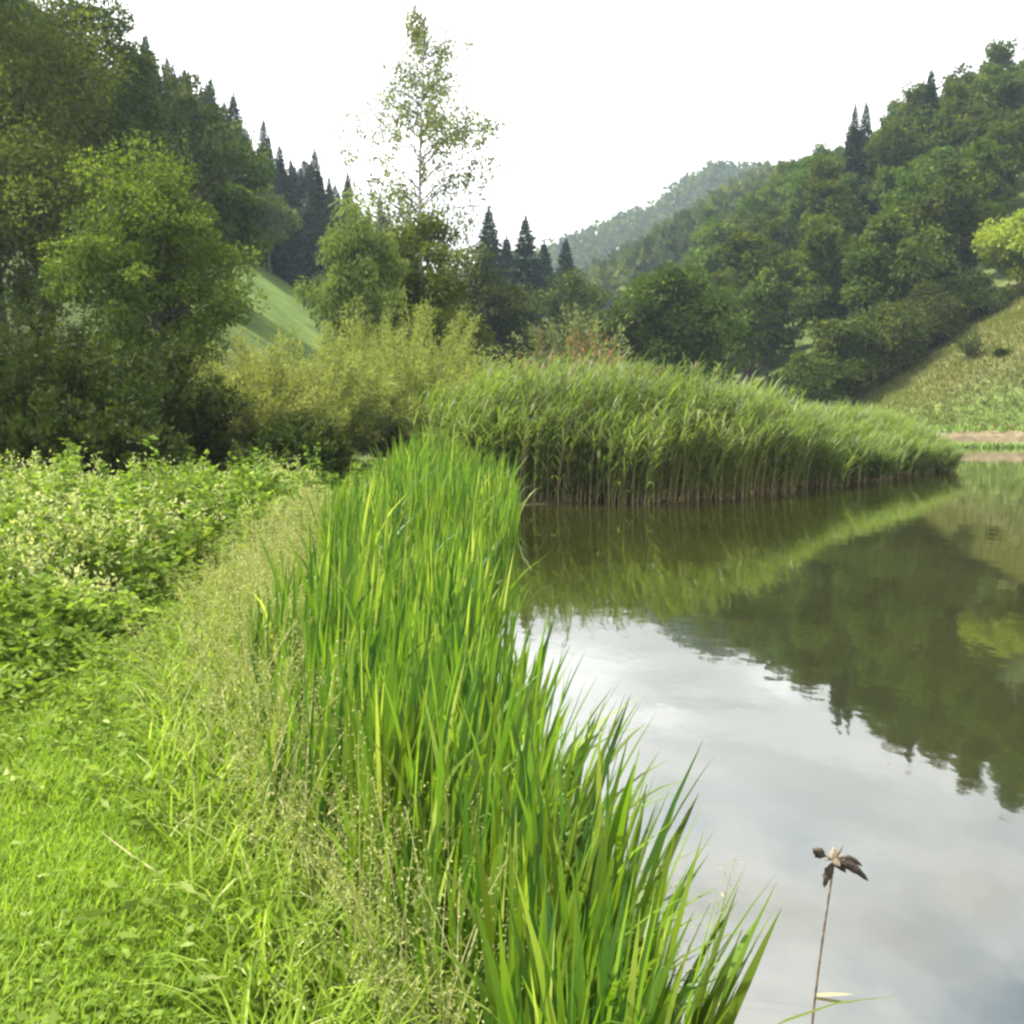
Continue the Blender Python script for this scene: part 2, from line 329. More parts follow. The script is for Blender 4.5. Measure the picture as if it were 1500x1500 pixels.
# ------------------------------------------------------------------ trees
def broadleaf(r, H, Rc, zb, nc, nl, ls, mat, bark, trunk_r=None, flat=.7, shell=.55, droop=.3, aspect=.6, lowfull=.45, clump=.34, lean=0.0, name='broadleaf'):
    tr = trunk_r or H*.018
    hz = (H-zb)*.5; cz = zb+hz
    d = rdir(nc, r); rad = r.random(nc)**shell
    C = d*rad[:, None]; zz = C[:, 2]
    wide = np.interp(zz, [-1, -lowfull, .3, 1], [.75, 1.05, .95, .55])
    C = np.stack([C[:, 0]*Rc*wide, C[:, 1]*Rc*wide, cz+zz*hz*.92], 1)
    C[:, 0] += lean*(C[:, 2]/H)
    rc = Rc*clump*r.uniform(.55, 1.25, nc)
    for _ in range(10):                     # pull stray groups of clumps in so that none hangs loose
        A = np.linalg.norm(C[:, None]-C[None], axis=2) < .76*(rc[:, None]+rc[None])
        main = A[np.argmin(np.linalg.norm(C-C.mean(0), axis=1))]
        for _ in range(nc):
            grown = A[main].any(0)
            if (grown == main).all(): break
            main = grown
        if main.all(): break
        C[~main] = C[~main]*.82+C.mean(0)*.18
    T = Geo()
    nz = 9; k = np.linspace(0, 1, nz); wob = np.cumsum(r.normal(0, .02*H/nz*2, (nz, 2)), 0)*k[:, None]
    spine = np.stack([wob[:, 0]+lean*k**1.3, wob[:, 1], -.15+k*(H*.84+.15)], 1)
    T.add(*tube(spine, tr*np.interp(k, [0, .05, 1], [1.5, 1.05, .12]), 7))
    for i in np.argsort(-rc)[:min(nc, 26)]:
        zt = np.clip(C[i, 2]-Rc*.7*r.uniform(.5, 1.1), zb*.45, H*.85); s = np.array([np.interp(zt, spine[:, 2], spine[:, q]) for q in range(3)])
        mid = s*.5+C[i]*.5+np.array((0, 0, -.1*Rc)); t = np.linspace(0, 1, 6)[:, None]
        T.add(*tube(s*(1-t)**2+2*mid*t*(1-t)+C[i]*t*t, tr*np.linspace(.42, .06, 6), 4))
    n = nc*nl; ci = np.repeat(np.arange(nc), nl)
    dd = rdir(n, r); rr = r.random(n)**.45
    P = C[ci]+dd*(rr*rc[ci])[:, None]*np.array((1, 1, flat))
    ld = unit(dd*.7+rdir(n, r)*.8+np.array((0, 0, -droop)))
    ct = r.random(nc)
    g = Geo().add(*leaves(P, ld, ls*r.uniform(.6, 1.3, n), ls*aspect*r.uniform(.7, 1.2, n), np.clip(.25+.45*ct[ci]+r.normal(0, .2, n), 0, 1), r))
    return T.mesh(name+'_trunk', bark, True), g.mesh(name+'_crown', mat)
def spruce(r, H, Rb, mat, bark, name='spruce', nsp=5):
    T = Geo(); k = np.linspace(0, 1, 8)
    T.add(*tube(np.stack([k*0, k*0, -.2+k*(H+.1)], 1), H*.016*np.interp(k, [0, 1], [1, .06]), 6))
    z, P, D, Ls, Ts = H*.08, [], [], [], []
    while z < H*.985:
        f = 1-z/H; Lb = Rb*(f**.85)*r.uniform(.8, 1.12)+.03; nb = int(7+6*f)
        az = r.uniform(0, 2*PI)+np.arange(nb)*2*PI/nb+r.normal(0, .15, nb)
        for a in az:
            L_ = Lb*r.uniform(.7, 1.1); t = (np.arange(nsp)+r.random(nsp))/nsp
            x = t*L_; zz = z-.28*L_*t+.16*L_*t**2.5+.05*r.normal(size=nsp)
            pts = np.stack([np.cos(a)*x, np.sin(a)*x, zz], 1)
            for s in (-1, 1):
                P.append(pts); aa = a+s*r.uniform(.3, .9, nsp)
                D.append(unit(np.stack([np.cos(aa), np.sin(aa), r.uniform(-.75, -.1, nsp)], 1))); Ls.append(np.full(nsp, (.10+.62*f)*Rb*.45)*r.uniform(.7, 1.2, nsp)); Ts.append(r.random(nsp))
        z += H*.024*(.6+f*.9)
    P, D, Ls, Ts = (np.concatenate(q) for q in (P, D, Ls, Ts))
    g = Geo().add(*leaves(P, D, Ls*1.2, Ls*.55, Ts, r))
    tip = np.array([[0, 0, H*.955]]*5); g.add(*leaves(tip, unit(np.stack([r.normal(0, .08, 5), r.normal(0, .08, 5), np.ones(5)], 1)), H*.06, H*.008, .4, r))
    return T.mesh(name+'_trunk', bark, True), g.mesh(name+'_crown', mat)
def bush(r, Rb, H, ns, nl, ls, mat, up=.25, arch=.9, aspect=.35, name='bush', low=.2, stem_w=.02):
    """shoots fanning from the base, narrow leaves along them"""
    a = r.uniform(0, 2*PI, ns); q = np.sqrt(r.random(ns)); P = np.stack([np.cos(a)*q*Rb*.5, np.sin(a)*q*Rb*.5, np.full(ns, -.08)], 1)
    L_ = H*1.08*(1-.32*q**2)*r.uniform(.7, 1.1, ns)
    C = curves(P, a+r.normal(0, .4, ns), L_, up*q*1.2+.03, arch*q*r.uniform(.5, 1.3, ns), 7)
    st = Geo(); pr = np.linspace(1, .25, 8)
    st.add(*ribbons(C, stem_w, a, pr, .4)); st.add(*ribbons(C, stem_w, a+PI/2, pr, .6))
    n = ns*nl; idx = np.repeat(np.arange(ns), nl); t = low+(1-low)*r.random(n)**.8
    pt = along(C, idx, t); tang = unit(along(C, idx, np.minimum(t+.06, 1))-along(C, idx, t-.06))
    d = unit(tang*.8+rdir(n, r)*.85)
    stt = r.random(ns)
    g = Geo().add(*leaves(pt+r.normal(0, ls*.5, (n, 3)), d, ls*r.uniform(.6, 1.4, n), ls*aspect, np.clip(.2+.5*stt[idx]+r.normal(0, .18, n), 0, 1), r))
    return st.mesh(name+'_stems', M['twig']), g.mesh(name+'_foliage', mat)

def plant_tree(name, meshes, x, y, label, cat, group=None, s=1.0, rz=None, z=None, parts=('trunk', 'crown')):
    e = empty(name, (x, y, (tz(x, y) if z is None else z)-.02), rng.uniform(0, 2*PI) if rz is None else rz, s)
    tag(e, label, cat, group)
    for p, me in zip(parts, meshes):
        o = obj(p, me, e)
        if p in ('crown', 'foliage', 'stems', 'branches'): o['kind'] = 'stuff'
    return e
def px_tree(name, px, top, D, fn, label, cat, group=None, **kw):
    """a tree whose tip shows at (px, top), D metres off; fn(height) makes its meshes"""
    p = at(px, top, D); g = tz(p[0], D)
    return plant_tree(name, fn(p[2]-g), p[0], D, label, cat, group, **kw)
def rs(): return np.random.default_rng(int(rng.integers(1 << 30)))

def near_trees():
    B = M['bark']
    px_tree('alder_tree', 222, 178, 30, lambda H: broadleaf(rs(), H, 2.75, 1.6, 130, 330, .12, M['alder'], B, clump=.24, lowfull=.3, name='alder', aspect=.65),
            'bushy sunlit green tree in front of the dark left hillside, field to its right', 'tree', rz=.4)
    px_tree('ash_tree', -30, -140, 42, lambda H: broadleaf(rs(), H, 4.2, 2.5, 90, 420, .19, M['alder'], B, name='ash', clump=.32),
            'tall bright green tree cut off by the top left corner', 'tree')
    px_tree('ash_tree', 108, -50, 52, lambda H: broadleaf(rs(), H, 4.0, 2.5, 80, 380, .21, M['dark_broad'], B, name='ash_b', clump=.32),
            'tall dark broadleaf tree behind the bushy tree, its top out of frame', 'tree')
    px_tree('ash_tree', 205, -25, 58, lambda H: broadleaf(rs(), H, 3.8, 3.0, 50, 90, .26, M['dark_broad'], B, name='ash_c', clump=.22, shell=.5),
            'tall dark tree with sky showing through its open top', 'tree')
    px_tree('ash_tree', 285, 62, 62, lambda H: broadleaf(rs(), H, 3.4, 3.0, 46, 90, .26, M['dark_broad'], B, name='ash_d', clump=.22, shell=.5),
            'ragged dark tree with thin outer branches beside the spruce ridge', 'tree')
    px_tree('ash_tree', 40, 170, 40, lambda H: broadleaf(rs(), H, 3.4, 1.5, 70, 380, .17, M['alder'], B, name='ash_e', clump=.34),
            'mid green tree at the left edge behind the dark bushes', 'tree')
    px_tree('ash_tree', 330, 150, 68, lambda H: broadleaf(rs(), H, 3.0, 2.0, 55, 170, .27, M['dark_broad'], B, name='ash_f', clump=.34),
            'dark rounded tree at the top end of the spruce ridge', 'tree')
    # birch
    px_tree('birch_tree', 622, 6, 45, lambda H: birch(rs(), H), 'tall slender birch with thin see-through crown against the white sky', 'tree', rz=0.0, parts=('trunk', 'branches', 'crown'))
    px_tree('willow_tree', 527, 228, 38, lambda H: broadleaf(rs(), H, 1.9, 1.6, 60, 190, .22, M['pale_willow'], B, name='pale_willow', clump=.28, aspect=.3, droop=1.1, flat=1.0, lowfull=.7, lean=-.3),
            'pale green drooping tree at the left foot of the birch', 'tree')
    px_tree('willow_tree', 622, 282, 41, lambda H: broadleaf(rs(), H, 2.2, 1.4, 70, 280, .19, M['alder'], B, name='under_birch', clump=.32, droop=.6, aspect=.45),
            'darker green tree right beneath the birch crown', 'tree')
    # valley trees
    px_tree('valley_tree', 715, 348, 70, lambda H: broadleaf(rs(), H, 3.0, .6, 70, 230, .30, M['dark_broad'], B, name='valley_a', clump=.34),
            'green tree between the birch and the two dark spruces, behind the reeds', 'tree')
    px_tree('valley_tree', 845, 388, 88, lambda H: broadleaf(rs(), H, 3.5, .6, 60, 200, .34, M['dark_broad'], B, name='valley_b', clump=.34),
            'rounded bluish green tree in the valley gap left of the big round tree', 'tree')
    px_tree('valley_tree', 775, 400, 80, lambda H: broadleaf(rs(), H, 2.2, .6, 40, 180, .34, M['dark_broad'], B, name='valley_c', clump=.36),
            'small dark tree below the middle spruce in the valley', 'tree')
    px_tree('round_tree', 985, 366, 64, lambda H: broadleaf(rs(), H, 4.0, .3, 130, 330, .23, M['dark_broad'], B, name='round', clump=.30, lowfull=.5),
            'big round dark green tree standing above the middle of the reed bed', 'tree')
    px_tree('round_tree', 905, 425, 60, lambda H: broadleaf(rs(), H, 1.7, .4, 36, 170, .25, M['bush'], B, name='round_b', clump=.36),
            'smaller olive tree leaning on the left side of the big round tree', 'tree')
    px_tree('yellow_tree', 1530, 300, 78, lambda H: broadleaf(rs(), H, 3.6, .8, 75, 230, .34, M['yellow_tree'], B, name='yellow', clump=.34),
            'bright yellow green tree at the right edge above the dry slope', 'tree')
    for k, (px, top, D, lab) in enumerate([(716, 304, 118, 'dark spruce tip poking up just right of the birch'), (770, 316, 112, 'broad dark spruce left of the sky gap in the valley'),
                                           (829, 349, 135, 'small dark spruce in the valley gap at the foot of the far hill'), (797, 352, 125, 'dark spruce half hidden between the two valley spruces'),
                                           (742, 345, 122, 'low dark spruce between the birch and the broad spruce')]):
        px_tree('spruce_tree', px, top, D, lambda H: spruce(rs(), H, H*.25, M['spruce'], B, 'valley_spruce', nsp=8), lab, 'spruce', 'valley spruces')
def birch(r, H):
    T = Geo(); k = np.linspace(0, 1, 14)
    sp = np.stack([-.45+.45*k+.08*np.sin(k*7), .06*np.sin(k*5), -.15+k*H], 1)
    T.add(*tube(sp, .15*np.interp(k, [0, .05, 1], [1.3, 1, .05]), 7))
    P, D, tt = [], [], []; Br = Geo()
    nb = 112
    for i in range(nb):
        f = .27+.71*(i+r.random())/nb; s = np.array([np.interp(f, k, sp[:, q]) for q in range(3)])
        Lb = np.interp(f, [.27, .45, .60, .68, .84, 1], [2.2, 3.4, 4.3, 4.1, 2.5, .8])*r.uniform(.6, 1.1); a = r.uniform(0, 2*PI)
        c = curves(s[None], a, Lb, R(48), R(60), 6)[0]
        Br.add(*tube(c, np.linspace(.032, .006, 7)*(1.3-f*.6), 4))
        for _ in range(int(5+Lb*3.0)):      # hanging sprays
            t = r.uniform(.25, 1); b = along(c[None], np.zeros(1, int), np.array([t]))[0]+r.normal(0, .12, 3)
            h = r.uniform(.35, 1.1); nl = int(9*h+4); u = r.random(nl)
            P.append(b+np.stack([r.normal(0, .10, nl), r.normal(0, .10, nl), .1-u*h], 1)); D.append(unit(rdir(nl, r)*.7+np.array((0, 0, -.8)))); tt.append(np.clip(r.normal(.5, .25)+r.normal(0, .1, nl), 0, 1))
    P, D, tt = (np.concatenate(q) for q in (P, D, tt)); n = len(P)
    return T.mesh('birch_trunk', M['birch_bark'], True), Br.mesh('birch_branches', M['bark'], True), Geo().add(*leaves(P, D, .145*r.uniform(.6, 1.3, n), .09, tt, r)).mesh('birch_crown', M['birch'])
near_trees()

def bushes():
    S = ('stems', 'foliage')
    def place(name, px, top, D, Rb, ns, nl, ls, mat, label, cat, **kw):
        group = kw.pop('group', None); p = at(px, top, D); g = tz(p[0], D)
        plant_tree(name, bush(rs(), Rb, p[2]-g, ns, nl, ls, mat, name=name, **kw), p[0], D, label, cat, group, parts=S)
    gw = dict(aspect=.18, up=.34, arch=.95, low=.36)
    place('willow_bush', 365, 515, 24.0, 1.25, 230, 210, .13, M['gold_willow'], 'golden green willow bush nearest the dark bushes on the left', 'bush', **gw)
    place('willow_bush', 468, 498, 27, 1.3, 230, 210, .13, M['gold_willow'], 'golden green willow bush in the middle of its row, dark hollow at its foot', 'bush', **gw)
    place('willow_bush', 590, 458, 30, 1.5, 300, 210, .13, M['gold_willow'], 'largest yellow willow bush below the birch', 'bush', **gw)
    place('willow_bush', 668, 548, 27, .8, 90, 90, .16, M['gold_willow'], 'small low willow bush between the yellow bush and the reeds', 'bush', **gw)
    dk = dict(aspect=.5, up=.3, arch=.75, low=.32)
    for px, top, D, Rb, lab in [(12, 455, 20, 1.4, 'dark leafy bush at the far left edge above the herbs'), (110, 500, 20.5, 1.3, 'dark green bush second from the left edge, bare twigs below'),
                                (205, 490, 22, 1.4, 'dark bush under the bushy sunlit tree'), (262, 515, 25, 1.0, 'thin olive bush left of the golden willows'),
                                (440, 618, 20.5, .6, 'low dark bush in the hollow before the golden willows'), (60, 585, 18, 1.0, 'low twiggy dark bush at the back of the herbs near the left edge'),
                                (170, 600, 18.5, 1.0, 'low twiggy dark bush at the back of the herbs under the bushy tree'),
                                (45, 430, 33, 2.2, 'large dark bush filling the gap under the left edge trees'), (135, 445, 35, 2.0, 'dark bush behind the trunk of the bushy sunlit tree')]:
        place('dark_bush', px, top, D, Rb, 110, 130, .12, M['bush'], lab, 'bush', **dk)
    place('pale_bush', 842, 464, 46, 2.0, 100, 90, .22, M['birch'], 'pale olive bush behind the reeds in the valley gap', 'bush', aspect=.45)
    place('rust_bush', 838, 500, 40, 1.5, 90, 40, .2, M['rust'], 'rusty brown bush just above the reed tops', 'bush', aspect=.3)
    for px, top, D, Rb, lab in [(1185, 505, 68, 2.0, 'low rounded hedge bush at the left lower end of the dark hedge'), (1240, 446, 70, 2.6, 'hedge bush with a pointed top second from the reeds'),
                                (1300, 436, 72, 2.7, 'hedge bush in the middle of the dark hedge'), (1362, 414, 75, 2.7, 'hedge bush with lit crown fourth from the reeds'),
                                (1422, 398, 78, 2.5, 'hedge bush at the upper end near the yellow tree')]:
        px_tree('hedge_bush', px, top, D, lambda H: broadleaf(rs(), H, Rb, -.3, 60, 190, .25, M['hedge'], M['bark'], name='hedge_bush', clump=.34, lowfull=.7, trunk_r=.07), lab, 'bush', 'hedge bushes')
    place('slope_bush', 1428, 482, 66, .5, 30, 40, .16, M['bush'], 'tiny dark bush alone on the dry slope', 'bush')
    place('slope_bush', 1470, 512, 64, .7, 30, 40, .16, M['bush'], 'low dark tuft on the dry slope at the right edge', 'bush')
bushes()

def forests():
    B = M['bark']
    bl = [broadleaf(rs(), 14, 4.0, 1.5, 60, 130, .48, M['hill_broad'], B, clump=.30, name='hill_broad') for _ in range(5)]
    tall = [broadleaf(rs(), 16, 2.9, 1.2, 60, 130, .46, M['hill_broad'], B, clump=.33, name='hill_tall', lowfull=.2) for _ in range(3)]
    sp = [spruce(rs(), 18, rng.uniform(3.2, 4.4), M['spruce'], B, 'hill_spruce', nsp=6) for _ in range(6)]
    def scatter(n, pick, sep, xlim, ylim, ok, label, cat, name, group, srange, meshes):
        pts = []; tries = 0
        while len(pts) < n and tries < 60000:
            tries += 1
            y = rng.uniform(*ylim); px = rng.uniform(*xlim); x = (px-750)/FPX*y
            if not ok(x, y, px) or any((x-a)**2+(y-b)**2 < sep**2 for a, b in pts): continue
            pts.append((x, y))
        for x, y in pts:
            me = meshes[int(rng.integers(len(meshes)))]; s = rng.uniform(*srange)
            plant_tree(name, me, x, y, label(750+FPX*x/y, y) if callable(label) else label, cat, group, s=(s*rng.uniform(.9, 1.1), s*rng.uniform(.9, 1.1), s))
    xr = lambda y: float(np.interp(y, [0, 40, 60, 100, 150, 200, 400], [95, 60, 20, 14, 10, 7, 4]))
    scatter(165, None, 4.6, (1040, 1560), (79, 190), lambda x, y, px: x > xr(y)+3 and (px-1190)*.05+71 < y-2.5 and not (y < 92 and px > 1440), lambda px, y: 'broadleaf forest tree '+('high on' if y > 148 else 'halfway up' if y > 112 else 'low on')+' the right hillside '+('behind the big round tree' if px < 1150 else 'above the lower hedge' if px < 1300 else 'above the upper hedge' if px < 1430 else 'around the yellow tree'), 'tree', 'forest_tree', 'right hillside forest', (.6, 1.0), bl+tall+tall)
    scatter(4, None, 7, (1180, 1400), (105, 128), lambda x, y, px: x > xr(y)+8, 'dark spruce among the broadleaf trees of the right hillside', 'spruce', 'forest_spruce', 'right hillside spruces', (.7, .95), sp)
    scatter(40, None, 5, (880, 1120), (100, 200), lambda x, y, px: True, lambda px, y: ('distant' if y > 150 else 'nearer')+' small tree in the wooded valley end '+('left of' if px < 940 else 'behind' if px < 1060 else 'right of')+' the big round tree', 'tree', 'forest_tree', 'valley end trees', (.45, .75), bl)
    scatter(130, None, 3.0, (215, 605), (112, 190), lambda x, y, px: x < -6, lambda px, y: 'dark spruce '+('high' if y > 150 else 'low')+' on the shaded left hill '+('behind the ragged dark trees' if px < 340 else 'above the green field' if px < 470 else 'next to the pale drooping tree'), 'spruce', 'forest_spruce', 'left hillside spruces', (.62, .90), sp)
    scatter(38, None, 4.2, (-40, 400), (66, 110), lambda x, y, px: px < 190 or (px < 330 and y < 74) or y > 102, lambda px, y: 'broadleaf hillside tree '+('far up' if y > 92 else 'lower down')+' behind '+('the left edge trees' if px < 120 else 'the bushy sunlit tree' if px < 300 else 'the green field'), 'tree', 'forest_tree', 'left hillside trees', (.55, .85), bl)
    # the far hills: one mass
    g = Geo(); r = rs(); n = 1500
    y = np.concatenate([r.uniform(215, 340, n), r.uniform(380, 580, n)]); px = np.concatenate([r.uniform(860, 1560, n), r.uniform(640, 1400, n)]); x = (px-750)/FPX*y
    z = terrain(x, y); Hh = r.uniform(9, 16, 2*n); Rr = Hh*r.uniform(.24, .34, 2*n); m = 46
    d = rdir(2*n*m, r); d[:, 2] = np.abs(d[:, 2])*1.5-.5
    idx = np.repeat(np.arange(2*n), m)
    P = np.stack([x[idx]+d[:, 0]*Rr[idx], y[idx]+d[:, 1]*Rr[idx], z[idx]+Hh[idx]*.6+d[:, 2]*Hh[idx]*.4], 1)
    ct = r.random(2*n)
    g.add(*leaves(P, unit(d+rdir(len(P), r)*.8), 2.4*r.uniform(.6, 1.3, len(P)), 1.7, np.clip(ct[idx]*.8+r.normal(.1, .12, len(P)), 0, 1), r))
    tag(obj('distant_woods', g.mesh('distant_woods', M['hill_broad'])), 'hazy wooded far hills closing the valley under the white sky', 'woods', kind='stuff')
forests()

# ------------------------------------------------------------------ reeds, iris, herbs, grass
def in_frame(P, m=60):
    d = P-np.array((0, 0, CAM_H)); f = d[:, 1]*math.cos(PITCH)-d[:, 2]*math.sin(PITCH); px = 750+FPX*d[:, 0]/np.maximum(f, .1)
    return (f > .5) & (px > -m) & (px < 1500+m)
def lump(x, y, f, ph=0.0):
    return (np.sin(x*f+ph+1.3*np.sin(y*f*.7))+np.sin(y*f*1.3+ph*2+1.1*np.sin(x*f*.8+1)))*.5
def reed_bed():
    fr = np.array([(-1.3, 24.2), (-.5, 23.3), (.5, 22.9), (3.6, 23.4), (7.8, 27.8), (14.0, 35.8), (16.4, 43)])
    seg = np.r_[0, np.cumsum(np.hypot(*np.diff(fr, axis=0).T))]
    n = 10500; t = rng.uniform(0, seg[-1], n); x = np.interp(t, seg, fr[:, 0]); y = np.interp(t, seg, fr[:, 1])
    q = rng.random(n)**1.25*7.5+.55*lump(x, y, 1.7)+.25*lump(x, y, 4.1, 2)
    dirx, diry = -.35, .94
    x = x+dirx*q+rng.normal(0, .2, n); y = y+diry*q+rng.normal(0, .2, n)
    stray = rng.random(n) < .012; y = y-stray*rng.uniform(.2, 1.1, n)*(q < 2); P = np.stack([x, y, np.maximum(terrain(x, y), -.35)-.05], 1)
    hs = np.interp(t/seg[-1], [0, .05, .12, .22, .32, .5, .7, 1], [1.75, 2.05, 2.4, 2.5, 2.1, 1.65, 1.4, 1.2])
    H = hs*np.where(t/seg[-1] < .40, np.interp(q, [-.5, .3, 1.8, 7.5], [.50, .68, .97, 1.03]), np.interp(q, [-.6, 0, 1.2, 3.2, 7.5], [.34, .46, .68, .93, 1.02]))*np.where(rng.random(n) < .03, rng.uniform(1.02, 1.12, n), rng.uniform(.70, 1.07, n))*(1+.10*lump(x, y, 1.1, 1)+.06*lump(x, y, 3.3))+.05
    az = rng.normal(-.2, .9, n)
    C = curves(P, az, H, rng.uniform(0, .16, n), rng.uniform(.02, .55, n), 6)
    st = Geo(); st.add(*ribbons(C, .020, 0, np.linspace(1, .4, 7), rng.random(n)))
    lf = Geo(); k = 15
    idx = np.repeat(np.arange(n), k); f = np.tile(np.linspace(.06, .98, k), n)+rng.normal(0, .03, n*k)
    keep = rng.random(n*k) < np.interp(f, [.04, .12, .3, .6], [.25, .75, .95, 1.0]); keep &= ~((q[idx] > 2.5) & (f < .35)); idx, f = idx[keep], f[keep]; m = len(idx)
    b = along(C, idx, f)
    la = np.where(rng.random(m) < .6, rng.normal(-.25, .8, m), rng.uniform(0, 2*PI, m))
    tn = np.clip(.42+.2*lump(x, y, .9, 3)[idx]+rng.normal(0, .2, m), 0, 1)
    lf.add(*straps(b, la, rng.uniform(.40, .78, m), rng.uniform(.022, .038, m), rng.uniform(.2, .7, m), rng.uniform(.6, 1.9, m), 4, tn, prof=[.5, 1, .9, .6, .05]))
    dm = 6500; di = rng.integers(0, n, dm); di = di[q[di] < 1.3]; b = along(C, di, rng.uniform(.02, .26, len(di)))
    st.add(*straps(b, rng.uniform(0, 2*PI, len(di)), rng.uniform(.2, .5, len(di)), .028, rng.uniform(.4, 1.4, len(di)), rng.uniform(.6, 1.8, len(di)), 3, rng.random(len(di))))
    pl = Geo(); pi = np.argsort(-H*rng.uniform(.8, 1, n))[:110]; pb = C[pi, -1]
    for _ in range(9): pl.add(*straps(pb+rng.normal(0, .02, (110, 3)), rng.normal(-.1, .8, 110), rng.uniform(.10, .2, 110), .02, .1, rng.uniform(.3, 1.1, 110), 3, rng.random(110)))
    e = empty('reed_bed', (0, 0, 0)); tag(e, 'tall dense bed of arching green reeds along the far pond edge', 'reeds', kind='stuff')
    for nm, g_, mt in (('stems', st, 'reed_stem'), ('leaves', lf, 'reed'), ('plumes', pl, 'plume')):
        o = obj(nm, g_.mesh('reed_'+nm, M[mt]), e); o['kind'] = 'stuff'
reed_bed()

LEFT_E = ([2.0, 2.9, 4.3, 6, 8.6, 12, 16, 22], [.05, -.18, -.90, -1.40, -1.85, -2.15, -2.35, -2.6])
def right_edge(y):
    return np.interp(y, [1.5, 2.6, 4.4, 6.5, 8, 9.5, 12, 14, 16, 20, 23], [.42, .33, .16, .0, -.14, -.30, -.30, -.12, -.02, .02, .1])
IPROF = [.75, .95, 1, .9, .68, .05]
def iris_bed():
    n0 = 9200
    y = 2.3+(22.5-2.3)*rng.random(n0)**1.35; x0 = np.interp(y, *LEFT_E)+.22*lump(y*.3, y, 2.6, 1)*sstep(3, 5, y); x1 = right_edge(y)+.10*lump(y*.2, y, 3.4, 3); u = rng.random(n0)**.85; x = x0+(x1-x0)*u
    P = np.stack([x, y, np.maximum(terrain(x, y), -.25)-.03], 1)
    lp = lump(x, y*.8, 3.2, .5)
    gap = rng.random(n0) > .85*sstep(.05, .6, lump(x*1.2, y*.9, 5.0, 2)); P, x, y, u, lp = P[gap], x[gap], y[gap], u[gap], lp[gap]; n0 = len(y)
    lean = .04+.17*u**3*sstep(9, 4, y)+.05*(lp > .2)
    az = np.where(rng.random(n0) < .2+.4*u, rng.normal(.1, .8, n0), rng.uniform(0, 2*PI, n0))
    L_ = rng.uniform(.50, 1.08, n0)*np.interp(y, [2, 5, 10, 16, 22], [1.0, .98, 1.02, 1.12, 1.22])*np.interp(u, [0, .10, .28, .85, 1], [.50, .72, 1, 1, .85])*(1+.24*lp)*np.where(np.abs(y-11) < 2.6, np.interp(u, [.5, 1], [1, .72]), 1)
    far = y > 5.2
    g = Geo()
    def add(mk, w):
        k = mk.sum(); g.add(*straps(P[mk], az[mk], L_[mk], w*rng.uniform(.7, 1.2, k), lean[mk]*rng.uniform(.3, 1.5, k), rng.uniform(.0, .32, k)*np.where(rng.random(k) < .14, 3.5, 1), 5, np.clip(rng.beta(1.0, 1.35, k), 0, 1), prof=IPROF, twist=rng.uniform(-1.6, 1.6, k)))
    add(y > 11, .030); add((y <= 11) & (y > 4.6), .026); add((y <= 4.6) & (rng.random(n0) < .5), .026)
    # a few withered leaves
    m = 900; i = rng.integers(0, n0, m)
    tag(obj('iris_bed', g.mesh('iris_bed', M['iris'])), 'dense belt of upright strap leaved irises lining the left pond edge', 'irises', kind='stuff')
    s = Geo(); s.add(*straps(P[i]+rng.normal(0, .03, (m, 3))*np.array((1, 1, 0)), rng.uniform(0, 2*PI, m), L_[i]*.7, .014, rng.uniform(.1, .6, m), rng.uniform(.3, 1.8, m), 4, rng.random(m), twist=rng.normal(0, .8, m)))
    tag(obj('withered_leaves', s.mesh('withered_leaves', M['straw'])), 'scattered withered straw coloured leaves among the green irises', 'dry leaves', kind='stuff')
iris_bed()

